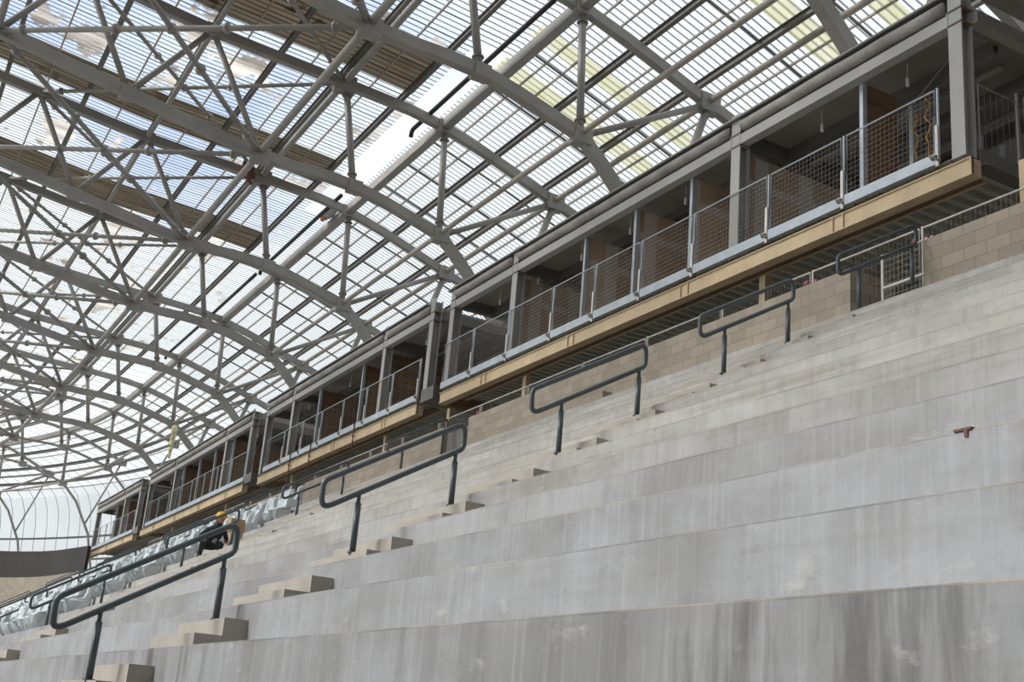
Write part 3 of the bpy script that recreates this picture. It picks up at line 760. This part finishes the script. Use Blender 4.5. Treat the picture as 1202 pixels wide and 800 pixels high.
# ------------------------------------------------------------------ wrapped seats
seat_meshes = []
for v in range(4):
    rnd = random.Random(40+v); m = MB()
    def ring(z, x0, x1, y0, y1, j=.02):
        return [Vector((x+rnd.uniform(-j,j), y+rnd.uniform(-j,j), z+rnd.uniform(-j,j))) for x, y in ((x0,y0),((x0+x1)/2,y0-.01),(x1,y0),(x1,(y0+y1)/2),(x1,y1),((x0+x1)/2,y1+.01),(x0,y1),(x0-.01,(y0+y1)/2))]
    rings = [ring(.05,.04,.16,-.07,.07,.03), ring(.26,-.14,.24,-.14,.14,.035), ring(.41,-.22,.27,-.18,.18,.03), ring(.47,-.14,.28,-.16,.16,.03), ring(.54,.10,.29,-.15,.15,.03), ring(.74,.15,.31,-.15,.15,.035), ring(.92,.19,.34,-.11,.11,.03), ring(1.0,.25,.33,-.05,.05,.02)]
    for r_ in rings: m.v += r_
    for i in range(len(rings)-1):
        for k in range(8): m.f.append((i*8+k, i*8+(k+1) % 8, i*8+8+(k+1) % 8, i*8+8+k))
    m.f.append(tuple(range(7,-1,-1))); m.f.append(tuple((len(rings)-1)*8+k for k in range(8)))
    me = D.meshes.new('stadium_seat'); me.from_pydata([tuple(a) for a in m.v], [], m.f); me.materials.append(M['wrap'])
    seat_meshes.append(me)
def seats(y0, n, rows, where):
    for i in rows:
        for q in range(n):
            y = y0+.56*q
            o = D.objects.new('stadium_seat', seat_meshes[(i*7+q*3) % 4]); COL.objects.link(o)
            o.location = W(row_x(i)+.42, y, row_z(i)); o.rotation_euler = (random.uniform(-.07,.07), random.uniform(-.06,.06), random.uniform(-.3,.3)); o.scale = (1, random.uniform(.85,1.05), random.uniform(.86,1.06))
            tag(o, f'white plastic wrapped stadium seat, {ORD[q]} past the {where}, {ORD[11-i]} row from the top', 'seat', f'wrapped seats past the {where}')
seats(32.3, 11, range(2, 10), 'second aisle')
seats(36.4, 4, range(10, 12), 'second aisle end')
seats(40.9, 15, range(2, 12), 'third aisle')
# farther seats, past counting
m = MB()
for y0, n, rows in ((52.0, 17, range(3, 12)), (64.3, 22, range(3, 12))):
    for i in rows:
        for q in range(n):
            c = W(row_x(i)+.42, y0+.52*q, row_z(i)); b = len(m.v)
            src = seat_meshes[(i+q) % 4]
            m.v += [c+v.co for v in src.vertices]; m.f += [tuple(b+k for k in p.vertices) for p in src.polygons]
o = m.build('stadium_seats', M['wrap'], None, True); o['kind'] = 'stuff'; tag(o, 'far mass of white plastic wrapped stadium seats beyond the fourth aisle', 'seats')

# ------------------------------------------------------------------ worker among the seats
def skin_body(name, joints, edges, mat, parent, lvl=2):
    me = D.meshes.new(name); me.from_pydata([tuple(Vector(j[0])-Vector(parent['_o'])) for j in joints], edges, [])
    o = D.objects.new(name, me); COL.objects.link(o); o.parent = parent
    o.modifiers.new('skin', 'SKIN'); ss = o.modifiers.new('sub', 'SUBSURF'); ss.levels = lvl; ss.render_levels = lvl
    for i, j in enumerate(joints):
        sv = me.skin_vertices[0].data[i]; r = j[1]; sv.radius = (r, r) if not isinstance(r, tuple) else r
        sv.use_root = (i == 0)
    me.materials.append(mat); return o
wx, wy, wz = 8.10, 29.4, row_z(6)
def Q(a, b, c): return W(wx+a, wy+b, wz+c*.86)         # a: up the stand, b: away from the camera, c: up
t = thing('person', 'crouching worker in dark workwear and yellow hard hat among the wrapped seats', 'person', Q(0,0,0))
J = [(Q(0,.25,.42), .15), (Q(.02,.12,.62), .15), (Q(.05,-.02,.80), .165), (Q(.07,-.10,.93), .09), (Q(.08,-.16,1.00), .06), (Q(.08,-.20,1.08), .085), (Q(.08,-.23,1.18), .095),
     (Q(-.12,-.06,.84), .07), (Q(-.30,.05,.62), .05), (Q(-.32,-.18,.50), .04), (Q(-.30,-.28,.47), .032),
     (Q(.26,-.02,.84), .07), (Q(.38,.08,.60), .05), (Q(.28,-.18,.50), .04), (Q(.22,-.28,.48), .032),
     (Q(-.14,.22,.40), .10), (Q(-.26,-.15,.50), .075), (Q(-.22,.10,.10), .055), (Q(-.24,-.06,.03), .045),
     (Q(.14,.24,.40), .10), (Q(.22,-.12,.48), .075), (Q(.20,.14,.10), .055), (Q(.20,-.02,.03), .045)]
E_ = [(0,1),(1,2),(2,3),(3,4),(4,5),(5,6),(2,7),(7,8),(8,9),(9,10),(2,11),(11,12),(12,13),(13,14),(0,15),(15,16),(16,17),(17,18),(0,19),(19,20),(20,21),(21,22)]
skin_body('body', J, E_, M['navy'], t)
m = MB(); m.blob(Q(.08,-.245,1.13), .088, .10, .115, 12, 9); m.blob(Q(.08,-.345,1.11), .015, .022, .02, 6, 5)
for sx in (-.09, .09): m.blob(Q(.08+sx,-.24,1.12), .015, .025, .035, 6, 5)
m.build('face', M['skin'], t, True)
m = MB()
for sx in (-.30, .22):
    m.blob(Q(sx,-.31,.46), .045, .05, .025, 8, 6)
    for f in range(4): m.tube([Q(sx-.03+.02*f,-.33,.46), Q(sx-.03+.02*f,-.38-.006*(f % 3),.45), Q(sx-.03+.02*f,-.40,.43)], .009, 6, raw=True)
    m.tube([Q(sx+.045,-.30,.46), Q(sx+.065,-.34,.45)], .010, 6, raw=True)
m.build('hands', M['skin'], t, True)
m = MB(); c = Q(.08,-.24,1.20); m.blob(c, .135, .15, .11, 14, 9); m.blob(c+Vector((0,-.05,-.02)), .15, .19, .018, 14, 6); m.build('hard_hat', M['yellow'], t, True)
m = MB(); m.blob(Q(.05,.16,.64), .17, .2, .2, 10, 7, .08); m.build('grey_backpack', M['grey_cloth'], t, True)
m = MB(); m.box(8.56, 8.92, 29.62, 29.98, row_z(7)+.3, row_z(7)+.6); m.box(8.6, 8.9, 29.65, 29.95, row_z(7), row_z(7)+.3)
tag(m.build('cardboard_box', M['card']), 'brown cardboard box stood beside the crouching worker', 'box')

# ------------------------------------------------------------------ world, sun, camera
w = D.worlds.new('sky'); bpy.context.scene.world = w; w.use_nodes = True
nt = w.node_tree; nt.nodes.clear()
def wn(t): return nt.nodes.new(t)
out = wn('ShaderNodeOutputWorld'); bg = wn('ShaderNodeBackground'); tc = wn('ShaderNodeTexCoord')
sep = wn('ShaderNodeSeparateXYZ'); nt.links.new(tc.outputs['Generated'], sep.inputs[0])
nz = wn('ShaderNodeTexNoise'); nz.inputs['Scale'].default_value = 2.6; nz.inputs['Detail'].default_value = 6; nz.inputs['Roughness'].default_value = .55
mp = wn('ShaderNodeMapping'); mp.inputs['Scale'].default_value = (1, 1, 1.6); mp.inputs['Location'].default_value = (1.3, .4, .2)
nt.links.new(tc.outputs['Generated'], mp.inputs[0]); nt.links.new(mp.outputs[0], nz.inputs['Vector'])
dt = wn('ShaderNodeVectorMath'); dt.operation = 'DOT_PRODUCT'; nt.links.new(tc.outputs['Generated'], dt.inputs[0]); dt.inputs[1].default_value = (.12, .78, .60)
open_ = wn('ShaderNodeMapRange'); open_.inputs[1].default_value = .925; open_.inputs[2].default_value = 1.0; open_.inputs[3].default_value = .12; open_.inputs[4].default_value = -.16; nt.links.new(dt.outputs['Value'], open_.inputs[0])
add = wn('ShaderNodeMath'); add.operation = 'ADD'; nt.links.new(nz.outputs[0], add.inputs[0]); nt.links.new(open_.outputs[0], add.inputs[1])
mr = wn('ShaderNodeMapRange'); mr.inputs[1].default_value = .38; mr.inputs[2].default_value = .58; nt.links.new(add.outputs[0], mr.inputs[0])
mx = wn('ShaderNodeMix'); mx.data_type = 'RGBA'; mx.inputs[6].default_value = (.42, .56, .86, 1); mx.inputs[7].default_value = (.95, .985, 1.0, 1)
nt.links.new(mr.outputs[0], mx.inputs[0]); nt.links.new(mx.outputs[2], bg.inputs[0]); bg.inputs[1].default_value = 1.17
nt.links.new(bg.outputs[0], out.inputs[0])
def sun(name, direction, power, angle, col):
    L = D.lights.new(name, 'SUN'); L.energy = power; L.angle = math.radians(angle); L.color = col
    o = D.objects.new(name, L); COL.objects.link(o); o.rotation_euler = Vector(direction).to_track_quat('-Z', 'Y').to_euler(); o.location = (0, 0, 60)
sun('sun', (.70, -.30, -.65), 4.3, 22, (1.0, .965, .925))

f, yaw, pitch, roll = 1452.1969, .5071, .3115, .0847
cy_, sy_, cp, sp = math.cos(yaw), math.sin(yaw), math.cos(pitch), math.sin(pitch)
fw = Vector((sy_*cp, cy_*cp, sp)); rt = Vector((cy_, -sy_, 0)); up = rt.cross(fw)
c, s = math.cos(roll), math.sin(roll)
r2 = c*rt+s*up; u2 = -s*rt+c*up
from mathutils import Matrix
cam = D.cameras.new('camera'); co = D.objects.new('camera', cam); COL.objects.link(co)
mt = Matrix((r2, u2, -fw)).transposed().to_4x4(); mt.translation = Vector((0, 0, OZ)); co.matrix_world = mt
cam.sensor_fit = 'HORIZONTAL'; cam.sensor_width = 36; cam.lens = f*36/1202; cam.clip_start = .05; cam.clip_end = 600
sc = bpy.context.scene; sc.camera = co
sc.view_settings.view_transform = 'Standard'; sc.view_settings.look = 'None'; sc.view_settings.gamma = 1; sc.view_settings.exposure = 0.0
sc.view_settings.use_curve_mapping = False
for o in D.objects:
    if '_o' in o: del o['_o']
